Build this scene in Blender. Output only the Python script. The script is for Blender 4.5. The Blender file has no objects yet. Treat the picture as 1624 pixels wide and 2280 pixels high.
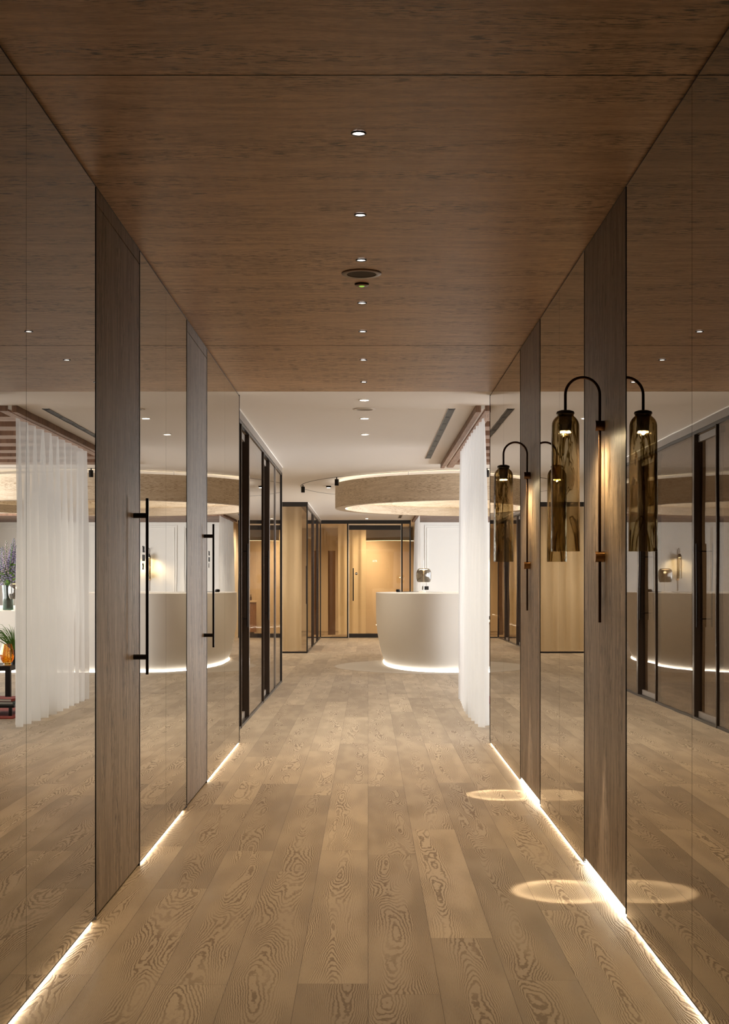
import bpy, bmesh, math, random
from math import pi, sin, cos, radians
from mathutils import Vector, Matrix
random.seed(7)
S = bpy.context.scene
C = S.collection

# ------------------------------------------------------------------ camera
F = 3100.0; VX, VY = 820.0, 1301.0
cam = bpy.data.cameras.new('camera'); co = bpy.data.objects.new('camera', cam); C.objects.link(co)
co.location = (0, 0, 1.23); co.rotation_euler = (pi/2, 0, 0)
cam.sensor_fit = 'VERTICAL'; cam.sensor_height = 36; cam.lens = F/2280*36
cam.shift_y = (VY-1140)/2280; cam.shift_x = (812-VX)/2280
cam.clip_start = .05; cam.clip_end = 200
S.camera = co
# ------------------------------------------------------------------ world, view, light levels
w = bpy.data.worlds.new('world'); S.world = w; w.use_nodes = True
w.node_tree.nodes['Background'].inputs[0].default_value = (1, .9, .78, 1)
w.node_tree.nodes['Background'].inputs[1].default_value = .0
S.view_settings.view_transform = 'Standard'; S.view_settings.look = 'None'
S.view_settings.gamma = 1; S.view_settings.use_curve_mapping = False
S.view_settings.exposure = 1.55
S.cycles.max_bounces = 9; S.cycles.diffuse_bounces = 4; S.cycles.adaptive_threshold = .015; S.cycles.glossy_bounces = 6
S.cycles.transmission_bounces = 6; S.cycles.transparent_max_bounces = 16
S.cycles.sample_clamp_indirect = 4.0; S.cycles.blur_glossy = .5
S.cycles.caustics_refractive = False

def lamp(name, kind, loc, energy, color=(1, .8, .6), rot=(0, 0, 0), **kw):
    l = bpy.data.lights.new(name, kind); l.energy = energy; l.color = color
    for k, v in kw.items(): setattr(l, k, v)
    o = bpy.data.objects.new(name, l); C.objects.link(o); o.location = loc; o.rotation_euler = rot
    return o
WARM = (1, .75, .48); SOFT = (1, .90, .75); SIDE_FILL = (.96, .98, 1)
E_SIDE_FILL = 560
E_DOWN_WOOD = 22
E_DOWN_WHITE = 58
E_COVE = 90
E_RING = 70
E_LED_WALL = 10
E_LED_PANEL = 5
E_LED_DESK = 8
E_SCONCE = 1.9
# neutral fill light added on the unseen far right side of the lounge
for i, yy in enumerate((15.0, 20.5, 26.0)):
    lamp('side_fill', 'AREA', (6.94, yy, 1.4), E_SIDE_FILL/3, SIDE_FILL, (0, pi/2, 0), shape='RECTANGLE', size=2.2, size_y=4.6)

# ------------------------------------------------------------------ materials
def new_mat(name):
    m = bpy.data.materials.new(name); m.use_nodes = True
    nt = m.node_tree; nt.nodes.clear()
    out = nt.nodes.new('ShaderNodeOutputMaterial')
    return m, nt, out
def nd(nt, t, **kw):
    n = nt.nodes.new(t)
    for k, v in kw.items(): setattr(n, k, v)
    return n
def setin(nt, n, i, v):
    if v is None: return
    if hasattr(v, 'is_output') or isinstance(v, bpy.types.NodeSocket): nt.links.new(v, n.inputs[i])
    else: n.inputs[i].default_value = v
def M(nt, op, a, b=None, c=None, clamp=False):
    n = nd(nt, 'ShaderNodeMath', operation=op, use_clamp=clamp)
    setin(nt, n, 0, a); setin(nt, n, 1, b); setin(nt, n, 2, c)
    return n.outputs[0]
def noise(nt, vec, scale=1, detail=2, rough=.5, dist=0, dims='3D'):
    n = nd(nt, 'ShaderNodeTexNoise', noise_dimensions=dims)
    setin(nt, n, 'Vector', vec); n.inputs['Scale'].default_value = scale
    n.inputs['Detail'].default_value = detail; n.inputs['Roughness'].default_value = rough
    n.inputs['Distortion'].default_value = dist
    return n.outputs[0]
def comb(nt, x, y, z):
    n = nd(nt, 'ShaderNodeCombineXYZ'); setin(nt, n, 0, x); setin(nt, n, 1, y); setin(nt, n, 2, z); return n.outputs[0]
def sep(nt, v):
    n = nd(nt, 'ShaderNodeSeparateXYZ'); nt.links.new(v, n.inputs[0]); return n.outputs
def mixc(nt, f, a, b, mode='MIX'):
    n = nd(nt, 'ShaderNodeMix', data_type='RGBA', blend_type=mode)
    setin(nt, n, 0, f); setin(nt, n, 6, a); setin(nt, n, 7, b); return n.outputs[2]
def mapr(nt, v, a, b, c=0, d=1, smooth=True):
    n = nd(nt, 'ShaderNodeMapRange'); n.interpolation_type = 'SMOOTHSTEP' if smooth else 'LINEAR'
    setin(nt, n, 0, v); setin(nt, n, 1, a); setin(nt, n, 2, b); setin(nt, n, 3, c); setin(nt, n, 4, d); return n.outputs[0]
def bump(nt, h, dist=.001, strength=1):
    n = nd(nt, 'ShaderNodeBump'); setin(nt, n, 'Height', h); n.inputs['Distance'].default_value = dist
    n.inputs['Strength'].default_value = strength; return n.outputs[0]
def principled(nt, out, color, rough=.5, metal=0, normal=None, spec=.5, **kw):
    p = nd(nt, 'ShaderNodeBsdfPrincipled')
    if isinstance(color, tuple) and len(color) == 3: color = color+(1,)
    setin(nt, p, 'Base Color', color); setin(nt, p, 'Roughness', rough); setin(nt, p, 'Metallic', metal)
    setin(nt, p, 'Normal', normal); p.inputs['Specular IOR Level'].default_value = spec
    for k, v in kw.items(): setin(nt, p, k, v)
    nt.links.new(p.outputs[0], out.inputs[0]); return p
def plain(name, color, rough=.5, metal=0, var=.06, scale=8, spec=.5, bmp=0, **kw):
    """plain coloured surface with a faint procedural variation"""
    m, nt, out = new_mat(name)
    tc = nd(nt, 'ShaderNodeTexCoord').outputs['Object']
    n = noise(nt, tc, scale, 3)
    a = tuple(c*(1-var) for c in color)+(1,); b = tuple(min(1, c*(1+var)) for c in color)+(1,)
    col = mixc(nt, n, a, b)
    nm = bump(nt, noise(nt, tc, scale*20, 2), bmp) if bmp else None
    principled(nt, out, col, rough, metal, nm, spec, **kw)
    return m
def emit(name, color, strength):
    m, nt, out = new_mat(name)
    e = nd(nt, 'ShaderNodeEmission'); e.inputs[0].default_value = color+(1,); e.inputs[1].default_value = strength
    nt.links.new(e.outputs[0], out.inputs[0]); return m
def schlick(nt, f0=.04, normal=None, power=5.0):
    g = nd(nt, 'ShaderNodeNewGeometry')
    d = nd(nt, 'ShaderNodeVectorMath', operation='DOT_PRODUCT')
    nt.links.new(g.outputs['Incoming'], d.inputs[0])
    nt.links.new(normal if normal is not None else g.outputs['Normal'], d.inputs[1])
    a = M(nt, 'ABSOLUTE', d.outputs['Value']); a = M(nt, 'SUBTRACT', 1.0, a, clamp=True)
    a = M(nt, 'POWER', a, power)
    return M(nt, 'MULTIPLY_ADD', a, 1-f0, f0)
def glass(name, tint, f0=.04, rough=0.0, bumpd=0, bscale=(3, 3, 3), streak=0, rcol=(1, 1, 1)):
    m, nt, out = new_mat(name)
    tc = nd(nt, 'ShaderNodeTexCoord').outputs['Object']
    nrm = None
    if bumpd:
        mp = nd(nt, 'ShaderNodeMapping'); nt.links.new(tc, mp.inputs[0]); mp.inputs['Scale'].default_value = bscale
        h = noise(nt, mp.outputs[0], 1, 3, .6, .6); nrm = bump(nt, h, bumpd)
    t = nd(nt, 'ShaderNodeBsdfTransparent')
    if streak:
        mp2 = nd(nt, 'ShaderNodeMapping'); nt.links.new(tc, mp2.inputs[0]); mp2.inputs['Scale'].default_value = (15, 15, 3.2)
        sv = noise(nt, mp2.outputs[0], 1, 3, .5, .9)
        line = M(nt, 'SUBTRACT', 1.0, mapr(nt, M(nt, 'ABSOLUTE', M(nt, 'SUBTRACT', sv, .56)), .0, .016))
        thick = mapr(nt, sv, .54, .60, 1.0, 1.0+streak*3)
        # absorption grows with the length of the light's way through the wall of the glass
        g_ = nd(nt, 'ShaderNodeNewGeometry'); dd = nd(nt, 'ShaderNodeVectorMath', operation='DOT_PRODUCT')
        nt.links.new(g_.outputs['Incoming'], dd.inputs[0]); nt.links.new(g_.outputs['Normal'], dd.inputs[1])
        cs = M(nt, 'MAXIMUM', M(nt, 'ABSOLUTE', dd.outputs['Value']), .14)
        ex = M(nt, 'DIVIDE', M(nt, 'ADD', thick, M(nt, 'MULTIPLY', line, 7.0)), cs)
        cc = nd(nt, 'ShaderNodeCombineColor')
        for i in range(3): nt.links.new(M(nt, 'POWER', tint[i], ex), cc.inputs[i])
        nt.links.new(cc.outputs[0], t.inputs[0])
    else: t.inputs[0].default_value = tuple(tint)+(1,)
    g = nd(nt, 'ShaderNodeBsdfGlossy'); g.inputs['Roughness'].default_value = rough
    g.inputs[0].default_value = tuple(rcol)+(1,)
    if nrm is not None: nt.links.new(nrm, g.inputs['Normal'])
    mx = nd(nt, 'ShaderNodeMixShader'); nt.links.new(schlick(nt, f0, nrm), mx.inputs[0])
    nt.links.new(t.outputs[0], mx.inputs[1]); nt.links.new(g.outputs[0], mx.inputs[2])
    nt.links.new(mx.outputs[0], out.inputs[0]); return m
def veneer(name, axis, light, dark, vein, rough=.42):
    """fine straight-grained oak veneer, grain runs along axis ('X' or 'Z')"""
    m, nt, out = new_mat(name)
    tc = nd(nt, 'ShaderNodeTexCoord').outputs['Object']; x, y, z = sep(nt, tc)
    if axis == 'X': along, across, depth = x, y, z
    elif axis == 'R':
        along = M(nt, 'MULTIPLY', M(nt, 'ARCTAN2', y, x), 2.2); across, depth = z, 0.0
    elif axis == 'Y': along, across, depth = y, x, z
    else: along, across, depth = z, y, x
    vec = comb(nt, M(nt, 'MULTIPLY', along, 1.0), M(nt, 'MULTIPLY', across, 1.0), depth)
    def st(a, b): return comb(nt, M(nt, 'MULTIPLY', along, a), M(nt, 'MULTIPLY', across, b), M(nt, 'MULTIPLY', depth, b*.3))
    wv = M(nt, 'MULTIPLY', noise(nt, st(1.2, 3), 1, 2), .12)
    acr = M(nt, 'ADD', across, wv)
    v2 = comb(nt, M(nt, 'MULTIPLY', along, 3.0), M(nt, 'MULTIPLY', acr, 30), 0.0)
    broad = noise(nt, v2, 1, 4, .6)
    v3 = comb(nt, M(nt, 'MULTIPLY', along, 15), M(nt, 'MULTIPLY', acr, 150), 0.0)
    dash = noise(nt, v3, 1, 3, .6)
    v4 = comb(nt, M(nt, 'MULTIPLY', along, 30), M(nt, 'MULTIPLY', across, 420), 0.0)
    fine = noise(nt, v4, 1, 2, .6)
    c = mixc(nt, mapr(nt, broad, .34, .66), light+(1,), dark+(1,))
    c = mixc(nt, mapr(nt, fine, .45, .75, 0, .45), c, vein+(1,))
    patch = mapr(nt, noise(nt, st(1.5, 7), 1, 2), .42, .62)
    dm = M(nt, 'MULTIPLY', mapr(nt, dash, .525, .585), M(nt, 'MULTIPLY_ADD', patch, .70, .26))
    c = mixc(nt, dm, c, vein+(1,))
    principled(nt, out, c, rough, 0, bump(nt, M(nt, 'SUBTRACT', 1.0, dm), .0004), .35)
    return m
def oak_floor():
    m, nt, out = new_mat('oak_plank_floor')
    tc = nd(nt, 'ShaderNodeTexCoord').outputs['Object']; x, y, z = sep(nt, tc)
    PW, PL = .217, 2.15
    xs = M(nt, 'DIVIDE', x, PW); ix = M(nt, 'FLOOR', xs); fx = M(nt, 'FRACT', xs)
    wn = nd(nt, 'ShaderNodeTexWhiteNoise', noise_dimensions='1D'); nt.links.new(M(nt, 'ADD', ix, 41.3), wn.inputs['W'])
    ys = M(nt, 'ADD', M(nt, 'DIVIDE', y, PL), wn.outputs[0]); iy = M(nt, 'FLOOR', ys); fy = M(nt, 'FRACT', ys)
    w2 = nd(nt, 'ShaderNodeTexWhiteNoise', noise_dimensions='2D'); nt.links.new(comb(nt, ix, iy, 0.0), w2.inputs[0])
    rs = sep(nt, w2.outputs['Color']); r1, r2, r3 = rs[0], rs[1], rs[2]
    cx = M(nt, 'SUBTRACT', fx, M(nt, 'MULTIPLY_ADD', r2, .5, .25)); cx = M(nt, 'MULTIPLY', cx, PW)
    seed = M(nt, 'MULTIPLY', r1, 60)
    n1 = noise(nt, comb(nt, M(nt, 'ADD', M(nt, 'MULTIPLY', x, 5.0), seed), M(nt, 'MULTIPLY', y, .85), seed), 1, 2.2, .42, .12)
    n2 = noise(nt, comb(nt, M(nt, 'MULTIPLY', x, 70), M(nt, 'MULTIPLY', y, 30), seed), 1, 2)
    val = M(nt, 'MULTIPLY', n1, 40.0)
    val = M(nt, 'ADD', val, M(nt, 'MULTIPLY', M(nt, 'MULTIPLY', cx, cx), 1150))
    val = M(nt, 'ADD', val, M(nt, 'MULTIPLY', n2, 1.1))
    tri = M(nt, 'PINGPONG', val, .5)
    line = mapr(nt, tri, .20, .42)
    line = M(nt, 'MULTIPLY', line, mapr(nt, noise(nt, comb(nt, M(nt, 'MULTIPLY', x, 9), M(nt, 'MULTIPLY', y, 2), seed), 1, 1), .3, .62, .25, .95))
    pores = noise(nt, comb(nt, M(nt, 'MULTIPLY', x, 500), M(nt, 'MULTIPLY', y, 40), seed), 1, 2)
    base = mixc(nt, r3, (.42, .335, .235, 1), (.27, .21, .145, 1))
    base = mixc(nt, mapr(nt, pores, .45, .8, 0, .35), base, (.19, .13, .085, 1))
    col = mixc(nt, M(nt, 'MULTIPLY', line, .74), base, (.085, .050, .026, 1))
    ex = M(nt, 'MULTIPLY', M(nt, 'MINIMUM', fx, M(nt, 'SUBTRACT', 1.0, fx)), PW)
    ey = M(nt, 'MULTIPLY', M(nt, 'MINIMUM', fy, M(nt, 'SUBTRACT', 1.0, fy)), PL)
    edge = M(nt, 'SUBTRACT', 1.0, mapr(nt, M(nt, 'MINIMUM', ex, ey), .0004, .0016))
    col = mixc(nt, M(nt, 'MULTIPLY', edge, .75), col, (.06, .035, .02, 1))
    rough = M(nt, 'MULTIPLY_ADD', line, .12, .42)
    principled(nt, out, col, rough, 0, bump(nt, M(nt, 'SUBTRACT', 1.0, line), .0005), .4)
    return m
def mirror_mat():
    m, nt, out = new_mat('bronze_mirror')
    tc = nd(nt, 'ShaderNodeTexCoord').outputs['Object']
    nm = bump(nt, noise(nt, tc, 2.2, 1), .0002)
    a = nd(nt, 'ShaderNodeBsdfGlossy'); a.inputs[0].default_value = (.455, .44, .405, 1)
    b = nd(nt, 'ShaderNodeBsdfGlossy'); b.inputs[0].default_value = (.95, .92, .88, 1)
    for g in (a, b): g.inputs['Roughness'].default_value = 0.0; nt.links.new(nm, g.inputs['Normal'])
    mx = nd(nt, 'ShaderNodeMixShader'); nt.links.new(schlick(nt, .04), mx.inputs[0])
    nt.links.new(a.outputs[0], mx.inputs[1]); nt.links.new(b.outputs[0], mx.inputs[2])
    nt.links.new(mx.outputs[0], out.inputs[0]); return m
def cloth(name, color, trans=.15, transl=.35, ns=40):
    m, nt, out = new_mat(name)
    tc = nd(nt, 'ShaderNodeTexCoord').outputs['Object']; x, y, z = sep(nt, tc)
    weave = noise(nt, comb(nt, M(nt, 'MULTIPLY', x, ns), M(nt, 'MULTIPLY', y, ns), M(nt, 'MULTIPLY', z, 4)), 1, 2)
    c = mixc(nt, weave, tuple(k*.95 for k in color)+(1,), color+(1,))
    d = nd(nt, 'ShaderNodeBsdfDiffuse'); nt.links.new(c, d.inputs[0])
    t = nd(nt, 'ShaderNodeBsdfTranslucent'); nt.links.new(c, t.inputs[0])
    tr = nd(nt, 'ShaderNodeBsdfTransparent'); tr.inputs[0].default_value = tuple(min(1, k*1.05) for k in color)+(1,)
    m1 = nd(nt, 'ShaderNodeMixShader'); m1.inputs[0].default_value = transl
    nt.links.new(d.outputs[0], m1.inputs[1]); nt.links.new(t.outputs[0], m1.inputs[2])
    m2 = nd(nt, 'ShaderNodeMixShader'); m2.inputs[0].default_value = trans
    nt.links.new(m1.outputs[0], m2.inputs[1]); nt.links.new(tr.outputs[0], m2.inputs[2])
    nt.links.new(m2.outputs[0], out.inputs[0]); return m

MAT = dict(
    floor=oak_floor(),
    ceil_wood=veneer('smoked_oak_veneer_ceiling', 'X', (.60, .39, .23), (.40, .25, .142), (.045, .023, .011)),
    wall_wood=veneer('smoked_oak_veneer_wall', 'Z', (.29, .213, .150), (.135, .095, .067), (.022, .014, .009)),
    mirror=mirror_mat(),
    black=plain('black_metal', (.010, .008, .007), .35, .6),
    frame=plain('dark_bronze_frame', (.030, .026, .024), .35, .5),
    blade=plain('dark_grey_vent_blade', (.018, .018, .019), .5),
    lip=None,
    jamb=plain('dark_brown_jamb', (.040, .027, .020), .22, .2),
    taupe=plain('taupe_frame_paint', (.20, .165, .135), .4),
    bronze=plain('antique_bronze', (.085, .045, .024), .32, .9),
    brass=plain('aged_brass', (.30, .17, .08), .28, 1),
    ceil=plain('warm_white_ceiling_paint', (.80, .755, .70), .85, var=.01),
    white=plain('white_wall_paint', (.80, .785, .75), .8, var=.01),
    tan=plain('tan_limewash_wall', (.62, .515, .38), .8, var=.08, scale=1.3),
    brownw=plain('dark_brown_wall_panel', (.16, .09, .055), .6),
    desk=plain('white_solid_surface', (.80, .775, .73), .5, var=.01),
    shutter=plain('grille_black', (.012, .012, .012), .5),
    grey=plain('grey_speaker_cloth', (.075, .06, .05), .9, scale=200, var=.2),
    ring=None,
    glass=glass('clear_partition_glass', (.93, .90, .86)),
    smoked=glass('smoked_partition_glass', (.66, .60, .54)),
    amber=glass('amber_partition_glass', (.95, .88, .77)),
    shade=glass('smoked_blown_glass', (.875, .845, .765), .06, 0.0, .005, (26, 26, 7), .35),
    smoke=glass('smoked_lamp_glass', (.57, .53, .47), .07, 0.0, .002, (12, 12, 12)),
    ambervase=glass('amber_blown_glass', (.965, .84, .52), .06, 0.0, .003, (10, 10, 8), .2),
    greenglass=glass('dark_green_glass', (.25, .36, .30), .06),
    sheer=cloth('white_sheer_curtain', (.82, .815, .80), .34, .30),
    beige=cloth('beige_curtain', (.74, .65, .49), .02, .25),
    led=emit('warm_led', (1, .80, .56), E_LED_WALL),
    ledp=emit('warm_led_bright', (1, .86, .66), E_LED_PANEL),
    leddesk=emit('desk_led', (1, .93, .82), E_LED_DESK),
    ledring=emit('cove_led', (1, .89, .70), 1.7),
    ledtop=emit('top_cove_led', (1, .84, .55), 1.4),
    disc=emit('downlight_disc', (1, .88, .80), 3.5),
    discs=emit('downlight_disc_bright', (1, .95, .86), 12),
    lampled=emit('lamp_led', (1, .80, .50), 22),
    steel=plain('brushed_steel', (.55, .55, .57), .28, 1),
    rugred=plain('red_wool_rug', (.25, .035, .02), .95, scale=60, var=.2),
    stone=plain('pale_stone_inlay', (.37, .32, .26), .6, scale=5, var=.06),
    paper=plain('book_paper', (.65, .6, .52), .8),
    greenbook=plain('dark_green_cover', (.02, .05, .045), .4),
    leaf=plain('leaf_green', (.10, .22, .03), .5, var=.3, scale=30),
    lime=plain('lime_hydrangea', (.33, .45, .10), .6, var=.3, scale=40),
    lilac=plain('lilac_petals', (.32, .28, .48), .7, var=.3, scale=50),
    pinkish=plain('pale_pink_petals', (.50, .42, .46), .7, var=.2, scale=50),
    white_gloss=plain('white_gloss', (.8, .78, .74), .3, var=.01),
    green=emit('green_exit_glint', (.45, .8, .12), .25),
    lettering=plain('black_lettering', (.006, .006, .006), .5),
    cream=plain('cream_stone', (.62, .52, .38), .5, scale=4),
    fluted=plain('fluted_walnut', (.26, .13, .07), .5, scale=14, var=.25),
)
MAT['ring'] = veneer('blonde_oak_ring', 'R', (.80, .68, .52), (.68, .56, .41), (.42, .31, .20), .5)
MAT['lip'] = veneer('shaded_oak_ring_lip', 'R', (.50, .39, .27), (.42, .32, .21), (.28, .19, .12), .5)  # same oak as the ring, darkened in colour to look unlit
MAT['slat'] = veneer('walnut_slat', 'X', (.30, .175, .115), (.20, .11, .07), (.10, .055, .035), .5)
MAT['pelmet'] = veneer('walnut_pelmet', 'Y', (.36, .22, .15), (.26, .15, .10), (.14, .08, .05), .5)

# ------------------------------------------------------------------ mesh helpers
def bx(bm, x0, x1, y0, y1, z0, z1, bev=0):
    r = bmesh.ops.create_cube(bm, size=1)
    for v in r['verts']:
        v.co = Vector(((x0+x1)/2+v.co.x*(x1-x0), (y0+y1)/2+v.co.y*(y1-y0), (z0+z1)/2+v.co.z*(z1-z0)))
    if bev:
        es = list({e for v in r['verts'] for e in v.link_edges})
        bmesh.ops.bevel(bm, geom=es, offset=bev, segments=2, affect='EDGES', profile=.5)
def tube(bm, pts, r, seg=12, cap=True):
    pts = [Vector(p) for p in pts]; rings = []
    rr = r if isinstance(r, (list, tuple)) else [r]*len(pts)
    up = Vector((0, 0, 1)); prev = None
    for i, p in enumerate(pts):
        t = (pts[min(i+1, len(pts)-1)]-pts[max(i-1, 0)]).normalized()
        if prev is None:
            a = up if abs(t.z) < .9 else Vector((1, 0, 0)); n = t.cross(a).normalized()
        else:
            n = (prev-t*prev.dot(t)).normalized()
        prev = n; b = t.cross(n)
        rings.append([bm.verts.new(p+(n*cos(2*pi*k/seg)+b*sin(2*pi*k/seg))*rr[i]) for k in range(seg)])
    for a, b in zip(rings, rings[1:]):
        for k in range(seg): bm.faces.new((a[k], a[(k+1) % seg], b[(k+1) % seg], b[k]))
    if cap:
        bm.faces.new(rings[0][::-1]); bm.faces.new(rings[-1])
def lathe(bm, prof, c=(0, 0, 0), seg=48, closed=False, a0=0, a1=2*pi):
    full = abs(a1-a0-2*pi) < 1e-6; n = seg if full else seg+1
    rings = []
    for (r, z) in prof:
        if r < 1e-6: v = bm.verts.new((c[0], c[1], c[2]+z)); rings.append([v]*n)
        else: rings.append([bm.verts.new((c[0]+r*cos(a0+(a1-a0)*k/seg), c[1]+r*sin(a0+(a1-a0)*k/seg), c[2]+z)) for k in range(n)])
    pr = list(zip(rings, rings[1:]))
    if closed: pr.append((rings[-1], rings[0]))
    for a, b in pr:
        for k in range(seg):
            k2 = (k+1) % n
            vs = []
            for v in (a[k], a[k2], b[k2], b[k]):
                if v not in vs: vs.append(v)
            if len(vs) > 2:
                try: bm.faces.new(vs)
                except ValueError: pass
def blob(bm, c, r, sub=1, sc=(1, 1, 1), jit=0):
    q = bmesh.ops.create_icosphere(bm, subdivisions=sub, radius=r)
    for v in q['verts']:
        k = 1+random.uniform(-jit, jit)
        v.co = Vector((c[0]+v.co.x*sc[0]*k, c[1]+v.co.y*sc[1]*k, c[2]+v.co.z*sc[2]*k))
def obj(name, bm, mat, parent=None, smooth=False, loc=None):
    bmesh.ops.recalc_face_normals(bm, faces=bm.faces)
    me = bpy.data.meshes.new(name); bm.to_mesh(me); bm.free()
    me.materials.append(MAT[mat] if isinstance(mat, str) else mat)
    if smooth:
        for p in me.polygons: p.use_smooth = True
        try: me.set_sharp_from_angle(angle=radians(40))
        except Exception: pass
    o = bpy.data.objects.new(name, me); C.objects.link(o)
    if parent: o.parent = parent
    if loc: o.location = loc
    return o
def box(name, dims, mat, parent=None, bev=0):
    bm = bmesh.new(); bx(bm, *dims, bev=bev); return obj(name, bm, mat, parent)
def thing(name, label, cat, loc=(0, 0, 0), rz=0, group=None):
    o = bpy.data.objects.new(name, None); C.objects.link(o); o.location = loc; o.rotation_euler = (0, 0, rz)
    o.empty_display_size = .1
    o['label'] = label; o['category'] = cat
    if group: o['group'] = group
    return o
def tag(o, label, cat, group=None):
    o['label'] = label; o['category'] = cat
    if group: o['group'] = group
    return o
def struct(o): o['kind'] = 'structure'; return o
def sbox(name, dims, mat, bev=0): return struct(box(name, dims, mat, None, bev))
def copy_tree(o, parent=None):
    c = o.copy(); C.objects.link(c); c.parent = parent
    for ch in list(o.children): copy_tree(ch, c)
    return c
def textmesh(name, body, size, mat, parent, loc, rot, align='CENTER', ext=.0008):
    cu = bpy.data.curves.new(name, 'FONT'); cu.body = body; cu.size = size; cu.align_x = align; cu.extrude = ext; cu.offset = size*.02
    to = bpy.data.objects.new(name, cu); C.objects.link(to)
    bpy.context.view_layer.update()
    me = bpy.data.meshes.new_from_object(to.evaluated_get(bpy.context.evaluated_depsgraph_get()))
    bpy.data.objects.remove(to); me.materials.clear(); me.materials.append(MAT[mat])
    o = bpy.data.objects.new(name, me); C.objects.link(o); o.parent = parent; o.location = loc; o.rotation_euler = rot
    return o

# ------------------------------------------------------------------ setting
XL, XR, H = -1.0, .947, 2.70
YE = 10.80                                   # far end of the corridor walls
XA = -1.09                                   # plane of the left glass partitions
YC = 31.95                                   # far glass wall
sbox('floor', (-7, 7.2, -4, 44, -.2, 0), 'floor')
sbox('ceiling', (XL-.3, XR+.3, -4, 10.62, H, H+.2), 'ceil_wood')
bm = bmesh.new()
for yj in (4.02, 8.57): bx(bm, XL-.02, XR+.02, yj-.0015, yj+.0015, H-.0012, H+.01)
struct(obj('trim_1', bm, 'black'))
# white ceiling with the timber coffer left open over the lounge
CX0, CX1, CY0, CY1 = .885, 6.6, 11.45, 17.0
bm = bmesh.new()
bx(bm, -7, CX0, 10.62, 44, H, H+.3); bx(bm, CX0, 7.2, 10.62, CY0, H, H+.3)
bx(bm, CX0, 7.2, CY1, 44, H, H+.3); bx(bm, CX1, 7.2, CY0, CY1, H, H+.3)
bx(bm, CX0, CX1, CY0, CY1, H+.18, H+.3)
struct(obj('ceiling.001', bm, 'ceil'))
# backing walls of the corridor
sbox('wall_left', (XL-.25, XL-.03, 3.03, YE, 0, H), 'frame')
sbox('wall_right', (XR+.036, XR+.25, 3.03, YE, 0, H), 'frame')
sbox('wall_left.001', (XL-.25, XL, -4, 3.025, 0, H), 'wall_wood')
sbox('wall_right.001', (XR, XR+.25, -4, 3.025, 0, H), 'wall_wood')
sbox('wall_back', (XL-.25, XR+.25, -4.2, -4, 0, H), 'wall_wood')
# lounge and rooms round it
sbox('wall_right.002', (XR+.25, 7.2, YE-.2, YE, 0, H), 'white')
sbox('wall_right.003', (7.0, 7.2, YE, 44, 0, .3), 'white')
sbox('wall_right.004', (7.0, 7.2, YE, 44, 2.5, H), 'white')
sbox('wall_right.005', (7.0, 7.2, 28.4, 44, .3, 2.5), 'white')
sbox('wall_right.006', (7.0, 7.2, YE, 12.6, .3, 2.5), 'white')
sbox('wall_left.002', (-7, -6.8, YE-.2, 44, 0, H), 'tan')
sbox('wall_left.003', (-6.8, XL-.25, YE-.2, YE, 0, H), 'tan')
sbox('wall_left.004', (-6.8, XA-.1, 17.5, 17.62, 0, H), 'tan')
sbox('wall_far', (1.16, 7.0, YC, YC+.15, 0, H), 'white')
sbox('wall_far.001', (-6.8, 7.0, 43, 43.2, 0, H), 'tan')
win = struct(bpy.data.objects.new('added_window_1', None)); C.objects.link(win); win.location = (7, 20, 0)  # unseen window, made up as a setting for the side fill light
bm = bmesh.new()
for yy in (12.6, 17.85, 23.1, 28.35): bx(bm, .0, .08, yy-20-.03, yy-20+.03, .3, 2.5)
bx(bm, 0, .08, -7.4, 8.4, .3, .36); bx(bm, 0, .08, -7.4, 8.4, 2.44, 2.5)
obj('added_window_frame', bm, 'frame', win)
bm = bmesh.new(); bx(bm, .03, .04, -7.4, 8.4, .36, 2.44); obj('pane', bm, 'glass', win)
# moulded rectangles of the white far wall
def moulding(bm, x0, x1, z0, z1, y):
    for d, t in ((0, .03), (.05, .012)):
        a0, a1, b0, b1 = x0+d, x1-d, z0+d, z1-d
        for (p, q, r, s) in ((a0, a1, b0, b0+t), (a0, a1, b1-t, b1), (a0, a0+t, b0+t, b1-t), (a1-t, a1, b0+t, b1-t)):
            bx(bm, p, q, y-.016, y, r, s)
bm = bmesh.new()
for a, b in ((1.3, 2.24), (2.39, 3.75), (3.9, 5.2), (5.35, 6.7)): moulding(bm, a, b, .25, 2.585, YC)
struct(obj('trim_2', bm, 'white'))
# pale inlay under the desk
def desk_outline(off, n=26, x1=4.3, cx=1.2, cy=22.0, a=.935, b=2.55, e=2.4):
    A, B = a+off, b+off; pts = []
    for i in range(n+1):
        t = -pi/2-pi*i/n
        c, s = cos(t), sin(t)
        pts.append((cx+A*math.copysign(abs(c)**(2/e), c), cy+B*math.copysign(abs(s)**(2/e), s)))
    for i in range(n+1):
        t = pi/2-pi*i/n
        c, s = cos(t), sin(t)
        pts.append((x1+(A*.8)*math.copysign(abs(c)**(2/e), c), cy+B*math.copysign(abs(s)**(2/e), s)))
    return pts
bm = bmesh.new()
pts = []
for i in range(41):
    t = -pi/2-pi*i/40; pts.append((1.5+2.0*cos(t), 20.9+2.0*sin(t)))
for i in range(41):
    t = pi/2-pi*i/40; pts.append((3.6+2.0*cos(t), 20.9+2.0*sin(t)))
f = bm.faces.new([bm.verts.new((x, y, .002)) for x, y in pts])
r = bmesh.ops.extrude_face_region(bm, geom=[f])
for v in [g for g in r['geom'] if isinstance(g, bmesh.types.BMVert)]: v.co.z = -.01
tag(obj('floor_inlay', bm, 'stone'), 'pale rounded stone inlay in the oak floor under the white reception desk', 'floor inlay')

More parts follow.
